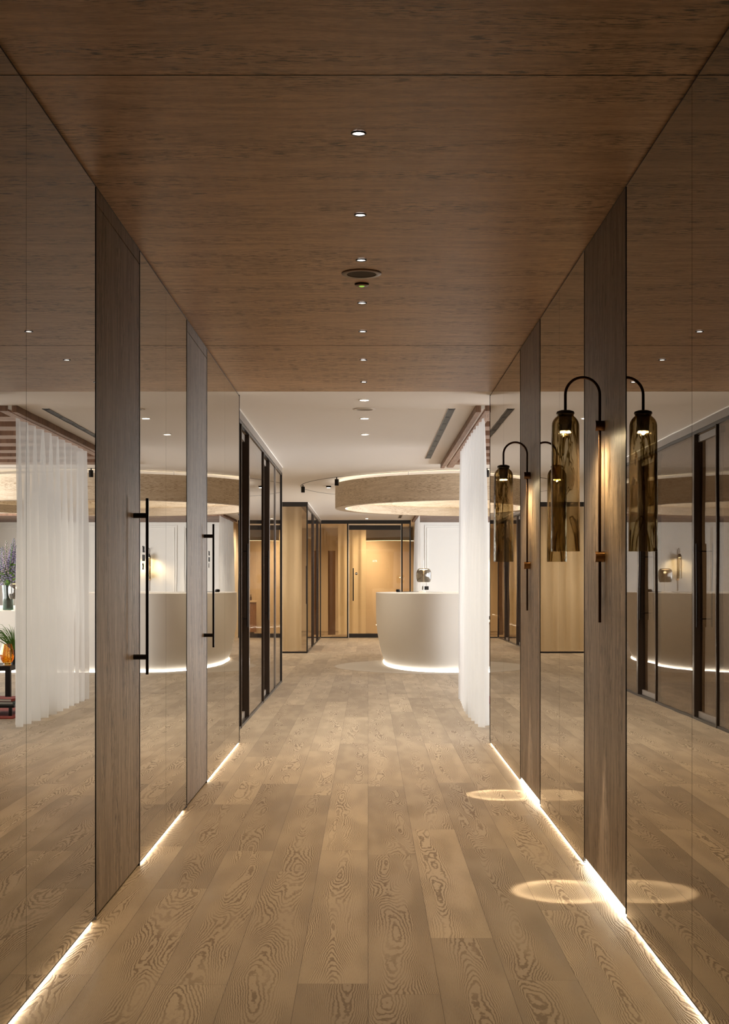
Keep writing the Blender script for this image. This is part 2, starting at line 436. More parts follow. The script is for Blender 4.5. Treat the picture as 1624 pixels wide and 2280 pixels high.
# ------------------------------------------------------------------ corridor wall cladding
def mirror_panel(side, y0, y1, label, rot=0):
    x = XL if side < 0 else XR
    bm = bmesh.new(); s = side
    yc = (y0+y1)/2; h = (y1-y0)/2-.0015
    xa, xb = sorted((0, s*.022))
    bx(bm, xa, xb, -h, h, .014, 2.688)
    o = obj('mirror_panel', bm, 'mirror'); o.location = (x, yc, 0); o.rotation_euler = (0, 0, radians(rot))
    tag(o, label, 'mirror'); return o
ML = [mirror_panel(-1, 9.70, YE, 'bronze mirror panel on the left wall, farthest one beside the corridor end'),
      mirror_panel(-1, 8.64, 9.70, 'bronze mirror panel on the left wall carrying black lettering 1 beside the farther wooden door'),
      mirror_panel(-1, 6.88, 7.67, 'bronze mirror panel on the left wall just before the farther wooden door'),
      mirror_panel(-1, 6.10, 6.88, 'bronze mirror panel on the left wall with black lettering 2 beside the nearer wooden door'),
      mirror_panel(-1, 4.07, 5.10, 'wide bronze mirror panel on the left wall reflecting the long white curtain'),
      mirror_panel(-1, 3.03, 4.07, 'nearest bronze mirror panel at the left picture edge reflecting the flowers')]
MR = [mirror_panel(1, 9.72, YE, 'farthest bronze mirror panel on the right wall, next to the white curtain'),
      mirror_panel(1, 8.66, 9.72, 'bronze mirror panel on the right wall behind the glass of the farther sconce'),
      mirror_panel(1, 6.89, 7.65, 'bronze mirror panel on the right wall just before the farther wood panel'),
      mirror_panel(1, 6.10, 6.89, 'bronze mirror panel on the right wall behind the glass of the nearer sconce'),
      mirror_panel(1, 4.07, 5.10, 'wide bronze mirror panel right of the nearer sconce showing its reflected glass'),
      mirror_panel(1, 3.03, 4.07, 'nearest bronze mirror panel at the right picture edge')]
def wood_leaf(n, y0, y1):
    d = struct(bpy.data.objects.new('door_%d' % n, None)); C.objects.link(d); d.location = (XL, y1, 0)
    L = y1-y0
    bm = bmesh.new(); bx(bm, -.03, .0, -L+.012, -.012, .012, 2.628, bev=.001); obj('door_leaf', bm, 'wall_wood', d)
    bm = bmesh.new(); bx(bm, -.03, .0, -L+.012, -.012, 2.632, 2.688); obj('transom', bm, 'wall_wood', d)
    bm = bmesh.new(); bx(bm, -.03, .002, -L, -L+.010, 0, 2.688); bx(bm, -.03, .002, -.010, 0, 0, 2.688)
    obj('door_edge_trim', bm, 'black', d)
    h = bpy.data.objects.new('door_handle', None)
    bm = bmesh.new(); yb = -.16
    bx(bm, .052, .064, yb-.006, yb+.006, .846, 1.597, bev=.0015)
    for z in (.92, 1.523): tube(bm, [(0, yb, z), (.055, yb, z)], .011, 16)
    obj('door_handle', bm, 'black', d)
    return d
wood_leaf(1, 5.105, 6.095); wood_leaf(2, 7.67, 8.635)
def wood_panel(y0, y1, label):
    t = thing('wood_panel', label, 'wall panel', (XR, (y0+y1)/2, 0)); L = (y1-y0)/2
    bm = bmesh.new(); bx(bm, 0, .03, -L+.010, L-.010, .036, 2.688, bev=.001); obj('veneer_face', bm, 'wall_wood', t)
    bm = bmesh.new(); bx(bm, -.002, .03, -L, -L+.009, .02, 2.688); bx(bm, -.002, .03, L-.009, L, .02, 2.688)
    obj('edge_trim', bm, 'black', t)
wood_panel(5.105, 6.095, 'dark oak wall panel on the right wall carrying the nearer glass sconce')
wood_panel(7.655, 8.655, 'dark oak wall panel on the right wall carrying the farther glass sconce')
# black shadow rails at the wall heads and corridor ends
bm = bmesh.new()
bx(bm, XL-.03, XL-.004, 3.03, YE, 2.688, H); bx(bm, XR+.004, XR+.03, 3.03, YE, 2.688, H)
bx(bm, XL-.03, XL+.002, YE, YE+.012, 0, H); bx(bm, XR-.002, XR+.03, YE, YE+.012, 0, H)
struct(obj('trim_3', bm, 'black'))
# thin bronze lips below the mirrors
bm = bmesh.new()
for (a, b) in ((3.03, 5.10), (6.10, 7.67), (8.64, YE)): bx(bm, XL-.02, XL+.001, a, b, .010, .014)
for (a, b) in ((3.03, 5.10), (6.10, 7.65), (8.66, YE)): bx(bm, XR-.001, XR+.02, a, b, .010, .014)
struct(obj('trim_4', bm, 'black'))
# lettering on two mirrors (stacked characters beside the handles)
for mo, dy, txt in ((ML[3], -.315, ('TR', 'RM', '2')), (ML[1], -.44, ('TR', 'RM', '1'))):
    z = 1.373 if txt[2] == '2' else 1.412
    for i, t_ in enumerate(txt):
        textmesh('lettering', t_, .039, 'lettering', mo, (.0012, dy, z-i*.0385), (pi/2, 0, pi/2), 'LEFT')
# LED lines at the wall feet
def led_strip(label, side, y0, y1, z1, mat, up=0):
    x = XL if side < 0 else XR
    bm = bmesh.new()
    xa, xb = sorted((x+side*.006, x+side*.012))
    bx(bm, xa, xb, y0, y1, .001, z1)
    return tag(obj('led_strip', bm, mat), label, 'light strip', 'light strips at the foot of the mirror walls')
led_strip('warm light strip under the farthest mirrors of the left wall', -1, 8.66, YE-.01, .010, 'led')
led_strip('warm light strip under the left mirrors between the two wooden doors', -1, 6.12, 7.56, .010, 'led')
led_strip('warm light strip under the nearest mirrors of the left wall', -1, 3.03, 5.06, .010, 'led')
led_strip('warm light strip under the farthest mirrors of the right wall', 1, 8.68, YE-.01, .010, 'led')
led_strip('thick bright light strip under the farther wood panel', 1, 7.66, 8.64, .034, 'ledp')
led_strip('warm light strip under the right mirrors between the two wood panels', 1, 6.11, 7.64, .010, 'led')
led_strip('thick bright light strip under the nearer wood panel', 1, 5.11, 6.09, .034, 'ledp')
led_strip('warm light strip under the nearest mirrors of the right wall', 1, 3.03, 5.09, .010, 'led')

# ------------------------------------------------------------------ ceiling fittings
def downlight(x, y, label, r, mat, trim, grp):
    t = thing('downlight', label, 'ceiling light', (x, y, H), 0, grp)
    bm = bmesh.new(); lathe(bm, [(r*1.0, -.001), (r*1.28, -.001), (r*1.35, -.004), (r*1.28, -.006), (r*1.05, -.006), (r*.98, -.002)], seg=32, closed=True)
    obj('trim_ring', bm, trim, t, True)
    bm = bmesh.new(); lathe(bm, [(0, -.0025), (r, -.0025), (r, -.0005), (0, -.0005)], seg=32); obj('light_disc', bm, mat, t)
    return t
XD = -.031
lab = ['nearest downlight in the dark wood ceiling', 'second downlight in the dark wood ceiling', 'downlight in the wood ceiling just before the round speaker',
       'downlight in the wood ceiling just past the small emergency light', 'third from last downlight in the wood ceiling',
       'second last downlight in the wood ceiling', 'last downlight at the far edge of the wood ceiling']
for y_, L_ in zip((4.53, 5.53, 6.30, 7.26, 8.08, 9.10, 10.10), lab):
    downlight(XD, y_, L_, .019, 'disc', 'black', 'downlights along the wood ceiling')
    lamp('downlight_beam', 'SPOT', (XD, y_, H-.012), E_DOWN_WOOD*(.25+.13*y_), WARM, spot_size=radians(95), spot_blend=.9, shadow_soft_size=.018)
for y_ in (3.6,):          # one unseen lamp added to the row to brighten the near floor
    lamp('downlight_beam', 'SPOT', (XD, y_, H-.012), E_DOWN_WOOD, WARM, spot_size=radians(95), spot_blend=.9, shadow_soft_size=.018)
lab = ['first downlight in the white ceiling past the wood edge', 'downlight in the white ceiling between speaker and curtain corner',
       'third downlight in the white ceiling', 'downlight in the white ceiling below the ring lamp', 'farthest downlight before the glass end wall']
for y_, L_ in zip((11.09, 12.32, 13.64, 28.7, 31.2), lab):
    downlight(XD, y_, L_, .034, 'discs', 'white_gloss', 'downlights in the white ceiling')
    lamp('downlight_beam', 'SPOT', (XD, y_, H-.012), E_DOWN_WHITE, SOFT, spot_size=radians(120), spot_blend=.9, shadow_soft_size=.03)
downlight(2.55, 28.9, 'downlight in the ceiling behind the ring lamp, seen in the left mirror', .05, 'discs', 'white_gloss', None)
# round speakers
def speaker(y, label, ringm, clothm):
    t = thing('ceiling_speaker', label, 'speaker', (XD, y, H), 0)
    bm = bmesh.new(); lathe(bm, [(.070, -.001), (.070, -.006), (.090, -.006), (.095, -.003), (.095, -.0005)], seg=48, closed=True); obj('bezel', bm, ringm, t, True)
    bm = bmesh.new(); lathe(bm, [(0, -.004), (.069, -.004), (.069, -.001), (0, -.001)], seg=48); obj('grille', bm, clothm, t)
speaker(6.58, 'round dark speaker with bronze rim in the wood ceiling', 'bronze', 'grey')
speaker(11.68, 'round white speaker in the white ceiling', 'ceil', 'taupe')
t = thing('emergency_light', 'small round emergency light with green glint in the wood ceiling', 'emergency light', (XD, 6.81, H))
bm = bmesh.new(); lathe(bm, [(0, -.012), (.026, -.012), (.034, -.008), (.036, 0), (0, 0)], seg=32); obj('housing', bm, 'bronze', t, True)
bm = bmesh.new(); lathe(bm, [(0, -.017), (.010, -.015), (.014, -.012), (0, -.0119)], seg=20); obj('lens', bm, 'green', t, True)
# linear slot diffusers
def slot(y0, y1, n, label):
    t = thing('linear_diffuser', label, 'air vent', (.70, (y0+y1)/2, H))
    L = (y1-y0)/2
    bm = bmesh.new(); bx(bm, -.024, .024, -L, L, -.002, 0); obj('slot', bm, 'shutter', t)
    bm = bmesh.new(); bx(bm, -.030, -.024, -L-.006, L+.006, -.005, 0); bx(bm, .024, .030, -L-.006, L+.006, -.005, 0)
    obj('flange', bm, 'frame', t)
    bm = bmesh.new()
    for i in range(n):
        y = -L+(i+.5)*2*L/n; bx(bm, -.022, .012, y-L/n+.06, y+L/n-.06, -.0045, -.002)
    obj('blade', bm, 'blade', t)
slot(11.65, 16.25, 9, 'long black slot diffuser in the white ceiling beside the curtain pelmet')
slot(29.2, 30.9, 3, 'short black slot diffuser in the white ceiling before the glass end wall')
# timber coffer: beams across, pelmet along its left edge
for (ya, yb, x0, x1, lb) in ((11.47, 17.0, CX0, CX1, 'lounge'),):
    ny = 8
    for i in range(ny):
        y = ya+.12+i*(yb-ya-.24)/(ny-1)
        o = box('ceiling_beam', (x0+.16, x1, y-.17, y+.17, H-.005, H+.14), 'slat')
        tag(o, 'walnut ceiling beam of the slatted timber coffer above the lounge', 'ceiling beam', 'timber beams of the lounge ceiling')
t = thing('curtain_pelmet', 'long timber pelmet with curtain track along the coffer edge', 'pelmet', (CX0, (CY0+CY1)/2, H))
bm = bmesh.new(); bx(bm, 0, .045, -2.78, 2.78, -.055, .0, bev=.002); obj('outer_board', bm, 'pelmet', t)
bm = bmesh.new(); bx(bm, .045, .075, -2.78, 2.78, -.03, .0); obj('track', bm, 'white_gloss', t)
bm = bmesh.new(); bx(bm, .075, .155, -2.78, 2.78, -.045, .17, bev=.002); obj('inner_board', bm, 'pelmet', t)
bm = bmesh.new(); lathe(bm, [(0, -.13), (.30, -.13), (.33, -.11), (.33, -.06), (.30, -.04), (0, -.04)], seg=48)
tag(obj('disc_pendant', bm, 'white_gloss', None, True, (3.1, 15.0, H)), 'round white disc lamp under the timber coffer, seen in the left mirror', 'ceiling light')
# timber soffit at the back right
t = thing('timber_soffit', 'dark timber soffit board above the white moulded far wall', 'soffit', (1.0, 30.4, H))
bm = bmesh.new(); bx(bm, 0, 5.9, -1.5, 1.5, -.05, -.0005); obj('board', bm, 'slat', t)
bm = bmesh.new()
for k in range(5): bx(bm, .05, 5.85, -1.3+k*.6, -1.27+k*.6, -.054, -.049)
obj('groove', bm, 'black', t)

# ------------------------------------------------------------------ timber ring lamp
RC = (1.73, 19.9)
t = thing('ring_pendant', 'large blonde oak ring lamp with glowing inner cove', 'pendant lamp', (RC[0], RC[1], 0))
bm = bmesh.new(); lathe(bm, [(2.16, 2.315), (2.20, 2.315), (2.20, 2.650), (2.195, 2.650), (2.195, 2.635), (2.09, 2.635), (2.09, 2.62), (2.16, 2.62)], seg=128, closed=True); obj('outer_band', bm, 'ring', t, True)
bm = bmesh.new(); lathe(bm, [(2.06, 2.310), (2.198, 2.310), (2.198, 2.335), (2.085, 2.335), (2.085, 2.43), (2.06, 2.43)], seg=128, closed=True); obj('inner_lip', bm, 'lip', t, True)
bm = bmesh.new(); lathe(bm, [(2.10, 2.340), (2.14, 2.340), (2.14, 2.346), (2.10, 2.346)], seg=96, closed=True); obj('cove_led', bm, 'ledring', t)
bm = bmesh.new(); lathe(bm, [(2.10, 2.640), (2.13, 2.640), (2.13, 2.646), (2.10, 2.646)], seg=96, closed=True); obj('top_led', bm, 'ledtop', t)
for k in range(8):
    a = 2*pi*k/8+.2; bm = bmesh.new(); tube(bm, [(2.18*cos(a), 2.18*sin(a), 2.60), (2.18*cos(a), 2.18*sin(a), H)], .004, 8)
    obj('hanger', bm, 'steel', t)
# circular ceiling track and its spots
TC, TR = (2.44, 21.0), 3.45
t = thing('lighting_track', 'thin black circular lighting track in the white ceiling around the ring lamp', 'lighting track', (TC[0], TC[1], H))
bm = bmesh.new(); lathe(bm, [(TR-.006, -.003), (TR+.006, -.003), (TR+.006, 0), (TR-.006, 0)], seg=160, closed=True); obj('rail', bm, 'black', t)
def spot(px, py, s, label, head_z=None):
    X = (px-VX)/s; Y = F/s
    t = thing('track_spot', label, 'spotlight', (X, Y, H))
    bm = bmesh.new(); tube(bm, [(0, 0, 0), (0, 0, -.03)], .008, 8); obj('stem', bm, 'black', t)
    bm = bmesh.new(); lathe(bm, [(0, -.105), (.022, -.105), (.026, -.112), (.028, -.112), (.028, -.03), (.024, -.025), (0, -.025)], seg=24); obj('head', bm, 'black', t, True)
    return t
spot(675, 1090, 150.5, 'black cylinder spotlight at the left end of the circular track')
spot(750, 1063, 162, 'black cylinder spotlight on the circular track left of the ring lamp')
spot(996, 1150, 127, 'black cylinder spotlight hanging before the white far wall')
spot(1085, 1040, 176, 'black cylinder spotlight seen between curtain and mirror end')
t = thing('recessed_spot', 'round tilted recessed spotlight beside the left end of the ring lamp', 'ceiling light', ((732-VX)/149.5, F/149.5, H))
bm = bmesh.new(); lathe(bm, [(.05, -.0005), (.085, -.0005), (.085, -.005), (.05, -.005)], seg=32, closed=True); obj('bezel', bm, 'white_gloss', t, True)
bm = bmesh.new(); lathe(bm, [(0, -.030), (.03, -.030), (.042, -.004), (0, -.003)], seg=24); obj('head', bm, 'black', t, True)
bm = bmesh.new(); lathe(bm, [(0, -.033), (.024, -.033), (.024, -.0305), (0, -.0305)], seg=24); obj('light_disc', bm, 'discs', t)

# ------------------------------------------------------------------ sconces
IES = bpy.data.texts.new('sconce_profile.ies')
ang = [0, 2, 3.4, 4.4, 5.2, 5.9, 6.6, 7.3, 8.1, 9.0, 10, 11, 11.8, 12.6, 13.4, 14.5, 17, 22, 30, 40, 52, 64, 74, 82, 88, 90]
cd = [330, 330, 350, 480, 760, 1000, 1000, 740, 330, 110, 50, 90, 150, 110, 50, 45, 55, 90, 150, 180, 160, 90, 30, 8, 0, 0]
IES.write('IESNA:LM-63-1995\nTILT=NONE\n1 1000 1 %d 1 1 2 0 0 0\n1 1 10\n%s\n0\n%s\n' % (len(ang), ' '.join(map(str, ang)), ' '.join(map(str, cd))))
def sconce_light(loc, e):
    l = lamp('sconce_beam', 'POINT', loc, e, (1, .84, .62), shadow_soft_size=.007)
    l.data.use_nodes = True; nt = l.data.node_tree
    em = nt.nodes['Emission']; ie = nt.nodes.new('ShaderNodeTexIES'); ie.mode = 'INTERNAL'; ie.ies = IES
    ie.inputs['Strength'].default_value = 1.0
    nt.links.new(ie.outputs[0], em.inputs['Strength'])
    return l
def make_sconce(loc, rz, label):
    """local frame: +X points into the wall, rod near x=-.016, shade at x=-.155"""
    t = thing('wall_sconce', label, 'wall lamp', loc, rz, 'smoked glass wall sconces')
    xr, xs = -.018, -.156; R = (xr-xs)/2; xc = (xr+xs)/2
    bm = bmesh.new()
    pts = [(xr, 0, 1.077), (xr, 0, 1.4), (xr, 0, 1.99)]
    pts += [(xc+R*cos(a), 0, 1.99+R*sin(a)) for a in [pi*k/20 for k in range(1, 20)]]
    pts += [(xs, 0, 1.99), (xs, 0, 1.92)]
    tube(bm, pts, .0058, 14); obj('rod', bm, 'bronze', t, True)
    for z, mname in ((1.865, 'bronze'), (1.340, 'brass')):
        bm = bmesh.new(); tube(bm, [(xr-.019, 0, z-.0), (-.0005, 0, z)], .021, 28)
        obj('wall_bracket', bm, mname, t, True)
    bm = bmesh.new()
    lathe(bm, [(0, 1.928), (.020, 1.927), (.034, 1.922), (.037, 1.914), (.030, 1.911), (.026, 1.900), (.026, 1.872), (.024, 1.868), (.024, 1.845), (.019, 1.842), (0, 1.842)], (xs, 0, 0), 40)
    obj('lamp_cap', bm, 'black', t, True)
    bm = bmesh.new(); lathe(bm, [(0, 1.838), (.021, 1.838), (.021, 1.8415), (0, 1.8415)], (xs, 0, 0), 32); obj('led_disc', bm, 'lampled', t)
    bm = bmesh.new(); prof = []
    for k in range(11):
        a = pi/2-(pi/2)*k/10*.98; prof.append((max(.033, .0555*cos(a)) if k > 2 else .033+.001*k, 1.862+.052*sin(a)))
    prof += [(.0562, 1.75), (.0570, 1.6), (.0576, 1.45), (.0580, 1.362)]
    inner = [(max(r-.003, .03), z) for r, z in prof[::-1]]
    lathe(bm, prof+inner, (xs, 0, 0), 64, closed=True); obj('glass_shade', bm, 'shade', t, True)
    sx = Matrix.Rotation(rz, 3, 'Z') @ Vector((xs, 0, 1.836))
    sconce_light((loc[0]+sx.x, loc[1]+sx.y, loc[2]+sx.z), E_SCONCE)
    return t
make_sconce((XR, 5.58, 0), 0, 'smoked glass tube wall sconce on the nearer dark wood panel')
make_sconce((XR, 8.13, 0), 0, 'smoked glass tube wall sconce on the farther dark wood panel')
make_sconce((3.02, YC-.001, 0), pi/2, 'small distant wall sconce on the white moulded wall, seen in the mirrors')

# ------------------------------------------------------------------ glass partitions
def pull(bm, x, y, dirx=1):
    for xx in (x+.045*dirx, x-.095*dirx): bx(bm, xx-.006, xx+.006, y-.006, y+.006, .84, 1.60)
    for z in (.915, 1.53): bx(bm, min(x-.095*dirx, x+.045*dirx), max(x-.095*dirx, x+.045*dirx), y-.005, y+.005, z-.005, z+.005)
def pane(parent, x, y0, y1, z0=.02, z1=2.6, mat='smoked'):
    bm = bmesh.new(); bx(bm, x-.005, x+.005, y0, y1, z0, z1); return obj('glass_pane', bm, mat, parent)
def side_partition(label, y0, y1, doors, mulls, mat, chrome=None):
    t = thing('glass_partition', label, 'glass partition', (XA, y0, 0)); X = 0; L = y1-y0
    bm = bmesh.new(); bx(bm, -.12, .012, 0, L, 2.625, H); obj('bulkhead', bm, 'taupe', t)
    bm = bmesh.new(); bx(bm, .012, .018, 0, L, 2.690, H); obj('white_bead', bm, 'white_gloss', t)
    bm = bmesh.new(); bx(bm, -.02, .006, 0, L, 2.597, 2.625); obj('head_rail', bm, 'frame', t)
    bm = bmesh.new(); bx(bm, -.02, .006, 0, L, 0, .022); obj('sill_rail', bm, 'frame', t)
    bm = bmesh.new(); bx(bm, -.022, .010, L-.035, L, 0, 2.625); obj('end_post', bm, 'frame', t)
    cuts = [0.02]
    for (a, b) in doors:
        a -= y0; b -= y0
        pane(t, -.008, cuts[-1], a-.02, mat=mat); cuts.append(b)
        bm = bmesh.new(); bx(bm, -.075, .002, b-.07, b, 0, 2.60, bev=.002); bx(bm, -.022, .010, a-.035, a-.01, 0, 2.6); obj('door_jamb', bm, 'jamb', t)
        w_ = b-a-.075
        bm = bmesh.new(); bx(bm, -.005, .005, 0, w_, .07, 2.53); d = obj('glass_door', bm, mat, t, loc=(-.055, a, 0))
        bm = bmesh.new(); bx(bm, -.018, .018, 0, w_, .004, .07); bx(bm, -.018, .018, 0, w_, 2.53, 2.59); obj('door_rail', bm, 'taupe', d)
        bm = bmesh.new(); pull(bm, 0, w_-.05); obj('pull_handle', bm, 'black', d)
    pane(t, -.008, cuts[-1], L-.03, mat=mat)
    bm = bmesh.new()
    for m_ in mulls: bx(bm, -.018, .008, m_-y0-.012, m_-y0+.012, .02, 2.6)
    if mulls: obj('mullion', bm, 'steel', t)
    return t
side_partition('near smoked glass partition with two sliding doors on the left beyond the mirrors', YE+.012, 17.5,
               ((11.92, 12.80), (14.46, 15.43)), (16.3,), 'smoked')
side_partition('farther glass partition on the left running to the far glass wall', 24.9, YC-.01,
               ((27.1, 28.0), (29.6, 30.5)), (), 'smoked')
# front of the farther room with beige curtain
t = thing('glass_front', 'dark framed glass front with beige curtain on the left before the far wall', 'glass partition', (XA, 24.9, 0))
bm = bmesh.new(); bx(bm, -4.5, .01, -.03, .0, 2.62, H); obj('header', bm, 'frame', t)
bm = bmesh.new(); bx(bm, -4.5, .01, -.03, .0, 0, .03); obj('sill_rail', bm, 'frame', t)
for a, b in ((-.012, .012), (-2.5, -2.48)):
    bm = bmesh.new(); bx(bm, a, b, -.031, -.001, .03, 2.62); obj('post', bm, 'frame', t)
bm = bmesh.new(); bx(bm, -4.5, -.014, -.02, -.01, .03, 2.62); obj('glass_pane', bm, 'glass', t)
sbox('wall_left.005', (-6.8, XA-4.5, 24.88, 25.0, 0, H), 'tan')
# far glass wall with door
t = thing('far_glass_wall', 'amber toned glass end wall in a dark frame with a glass door', 'glass partition', (0, YC, 0))
x0, x1 = XA, .98
dl, dr = (776-VX)/97, (894-VX)/97
bm = bmesh.new(); bx(bm, x0, x1, -.02, .04, 2.62, H); bx(bm, x1-.03, x1, -.02, .04, 0, 2.62); obj('frame', bm, 'frame', t)
bm = bmesh.new(); bx(bm, x0, dl, -.012, .02, 0, .025); obj('sill_rail', bm, 'frame', t)
bm = bmesh.new(); bx(bm, dl-.03, dl, -.015, .03, 0, 2.62); bx(bm, dr, dr+.03, -.015, .03, 0, 2.62); obj('door_post', bm, 'black', t)
bm = bmesh.new(); bx(bm, x0, dl-.03, 0, .01, .025, 2.62); obj('glass_pane', bm, 'amber', t)
bm = bmesh.new(); bx(bm, dr+.03, x1-.03, 0, .01, .025, 2.62); obj('glass_pane', bm, 'amber', t)
bm = bmesh.new(); bx(bm, dl+.012, dr-.012, 0, .01, .10, 2.48); d = obj('glass_door', bm, 'amber', t)
bm = bmesh.new(); bx(bm, dl+.012, dr-.012, -.015, .025, 2.48, 2.585); bx(bm, dl+.012, dr-.012, -.015, .025, .005, .10); obj('door_rail', bm, 'frame', d)
bm = bmesh.new(); bx(bm, dl+.004, dl+.010, -.018, -.01, .01, 2.60); bx(bm, dr-.010, dr-.004, -.018, -.01, .01, 2.60); bx(bm, dl+.004, dr-.004, -.018, -.01, 2.594, 2.60); obj('door_gap_trim', bm, 'white_gloss', d)
hx = (787-VX)/97
bm = bmesh.new(); bx(bm, hx-.012, hx+.012, -.07, -.046, .85, 1.60)
for z in (.93, 1.52): bx(bm, hx-.006, hx+.006, -.05, 0, z-.006, z+.006)
obj('pull_handle', bm, 'black', d)
bm = bmesh.new(); tube(bm, [(hx+.07, -.001, 1.475), (hx+.07, -.004, 1.475)], .03, 24); so = obj('round_sticker', bm, 'black', d)
bm = bmesh.new(); bx(bm, hx+.046, hx+.094, -.006, -.0045, 1.47, 1.48); obj('sticker_bar', bm, 'white_gloss', d)
textmesh('lettering', 'ATR', .058, 'white_gloss', d, ((835-VX)/97, -.003, 1.745), (pi/2, 0, 0))
# rooms behind the glass
sbox('wall_far.002', (-6.8, 1.16, 36.6, 36.7, 0, H), 'tan')
sbox('wall_right.007', (1.16, 1.28, YC+.15, 36.6, 0, H), 'tan')
bm = bmesh.new(); lathe(bm, [(1.02, 0), (1.02, 2.33), (.98, 2.33), (.98, 0)], (.55, 36.2, 0), 48, True, pi, 2*pi)
tag(obj('curved_screen_wall', bm, 'tan', None, True), 'tall curved tan screen behind the far glass door, glowing at its top', 'screen wall')
bm = bmesh.new(); lathe(bm, [(.99, 2.332), (1.01, 2.332), (1.01, 2.338), (.99, 2.338)], (.55, 36.2, 0), 48, True, pi, 2*pi)
tag(obj('led_strip', bm, 'ledtop'), 'glowing light line on top of the curved tan screen behind the far glass', 'light strip')
o = box('brown_door', (-.98, -.80, 34.0, 34.06, 0, 2.05), 'brownw'); tag(o, 'dark brown narrow door leaf behind the left pane of the far glass wall', 'door')
def curtain(name, label, pts, z0, z1, amp, wl, mat, group=None, seed=0, top_amp=.35):
    rnd = random.Random(seed)
    bm = bmesh.new(); P = [Vector((p[0], p[1], 0)) for p in pts]
    lens = [0]
    for a, b in zip(P, P[1:]): lens.append(lens[-1]+(b-a).length)
    Lt = lens[-1]; n = int(Lt/.018); rows = 14
    ph = [rnd.uniform(0, 6.28) for _ in range(4)]
    grid = []
    for i in range(n+1):
        s = Lt*i/n; k = 0
        while k < len(lens)-2 and s > lens[k+1]: k += 1
        u = (s-lens[k])/(lens[k+1]-lens[k]); p = P[k].lerp(P[k+1], u); tdir = (P[k+1]-P[k]).normalized(); nrm = Vector((-tdir.y, tdir.x, 0))
        col = []
        for j in range(rows+1):
            v = j/rows
            am = amp*(1-(1-top_amp)*v**3)*(.75+.35*sin(s*1.7+ph[0]))
            pha = 2*pi*s/wl+.9*sin(s*2.3+ph[1])+.25*sin(v*2+s*3+ph[2])
            d = am*(sin(pha)+.22*sin(2*pha+ph[3]))
            q = p+nrm*d+tdir*(am*.35*cos(pha)*(1-v))
            col.append(bm.verts.new((q.x, q.y, z0+(z1-z0)*v)))
        grid.append(col)
    for a, b in zip(grid, grid[1:]):
        for j in range(rows): bm.faces.new((a[j], b[j], b[j+1], a[j+1]))
    o = obj(name, bm, mat, None, True); tag(o, label, 'curtain', group)
    return o
c_ = curtain('sheer_curtain', 'long white sheer curtain hanging beside the right mirror wall', [(.985, 11.80), (.985, 14.75), (1.1, 14.8)], .015, 2.640, .070, .29, 'sheer', seed=2)
curtain('sheer_curtain', 'far white sheer curtain left of the white moulded wall', [(1.06, 28.7), (1.08, 31.7)], .02, 2.645, .05, .22, 'sheer', seed=5)
curtain('beige_curtain', 'beige curtain behind the dark framed glass front on the left', [(-5.4, 25.25), (-1.2, 25.25)], .03, 2.66, .05, .24, 'beige', seed=9)
curtain('beige_curtain', 'beige curtain behind the left pane of the far glass wall', [(-.72, 33.3), (-.05, 33.4)], .03, 2.66, .03, .2, 'beige', seed=11)
curtain('beige_curtain', 'beige curtain inside the near smoked glass room', [(-1.9, 11.2), (-1.9, 13.0)], .03, 2.66, .05, .24, 'beige', seed=12)
# curtain hooks
# washstand seen in the reflections behind the far glass
t = thing('washstand', 'fluted walnut drum washstand with cream top behind the far glass wall', 'washstand', (.86, 34.6, 0))
bm = bmesh.new(); prof_n = 72
vb = []; vt = []
for k in range(prof_n):
    a = 2*pi*k/prof_n; r = .26+.008*abs(sin(k*pi/2)); vb.append(bm.verts.new((r*cos(a), r*sin(a), .05))); vt.append(bm.verts.new((r*cos(a), r*sin(a), .78)))
for k in range(prof_n): bm.faces.new((vb[k], vb[(k+1) % prof_n], vt[(k+1) % prof_n], vt[k]))
bm.faces.new(vt); bm.faces.new(vb[::-1])
obj('fluted_drum', bm, 'fluted', t)
bm = bmesh.new(); lathe(bm, [(0, .78), (.28, .78), (.29, .79), (.29, .83), (0, .83)], seg=48); obj('top', bm, 'cream', t, True)
bm = bmesh.new(); lathe(bm, [(0, 0), (.22, 0), (.22, .05), (0, .05)], seg=32); obj('plinth', bm, 'frame', t)
for i, (dx, dy) in enumerate(((-.14, -.1), (-.07, -.13), (0.0, -.13))):
    bm = bmesh.new(); lathe(bm, [(0, 0), (.022, 0), (.024, .01), (.024, .09), (.010, .105), (.010, .13), (.014, .13), (.014, .145), (0, .145)], (0, 0, 0), 20)
    o = obj('bottle', bm, 'bronze', None, True, (.86+dx, 34.6+dy, .8305))
    tag(o, ('left', 'middle', 'right')[i]+' one of three small dark bottles on the washstand', 'bottle', 'bottles on the washstand')

# ------------------------------------------------------------------ reception desk
t = thing('reception_desk', 'long white curved reception desk with glowing base', 'reception desk', (0, 0, 0))
def hull(bm, outs):
    rings = [[bm.verts.new((x, y, z)) for x, y in o] for z, o in outs]
    n = len(rings[0])
    for a, b in zip(rings, rings[1:]):
        for k in range(n): bm.faces.new((a[k], a[(k+1) % n], b[(k+1) % n], b[k]))
    bm.faces.new(rings[0][::-1]); bm.faces.new(rings[-1])
def prof_off(z): return .140*(1-(1-min(z/.86, 1))**2.3)
bm = bmesh.new(); hull(bm, [(z, desk_outline(prof_off(z)-.0, x1=1.9, n=34)) for z in (.010, .05, .1, .16, .25, .35, .5, .65, .8, .95, 1.092, 1.10)])
obj('desk_body', bm, 'desk', t, True)
bm = bmesh.new(); hull(bm, [(z, desk_outline(prof_off(z)-.003, x1=4.6, n=34)) for z in (.010, .05, .1, .16, .25, .35, .5, .65, .845, .855)])
obj('low_counter', bm, 'desk', t, True)
bm = bmesh.new()
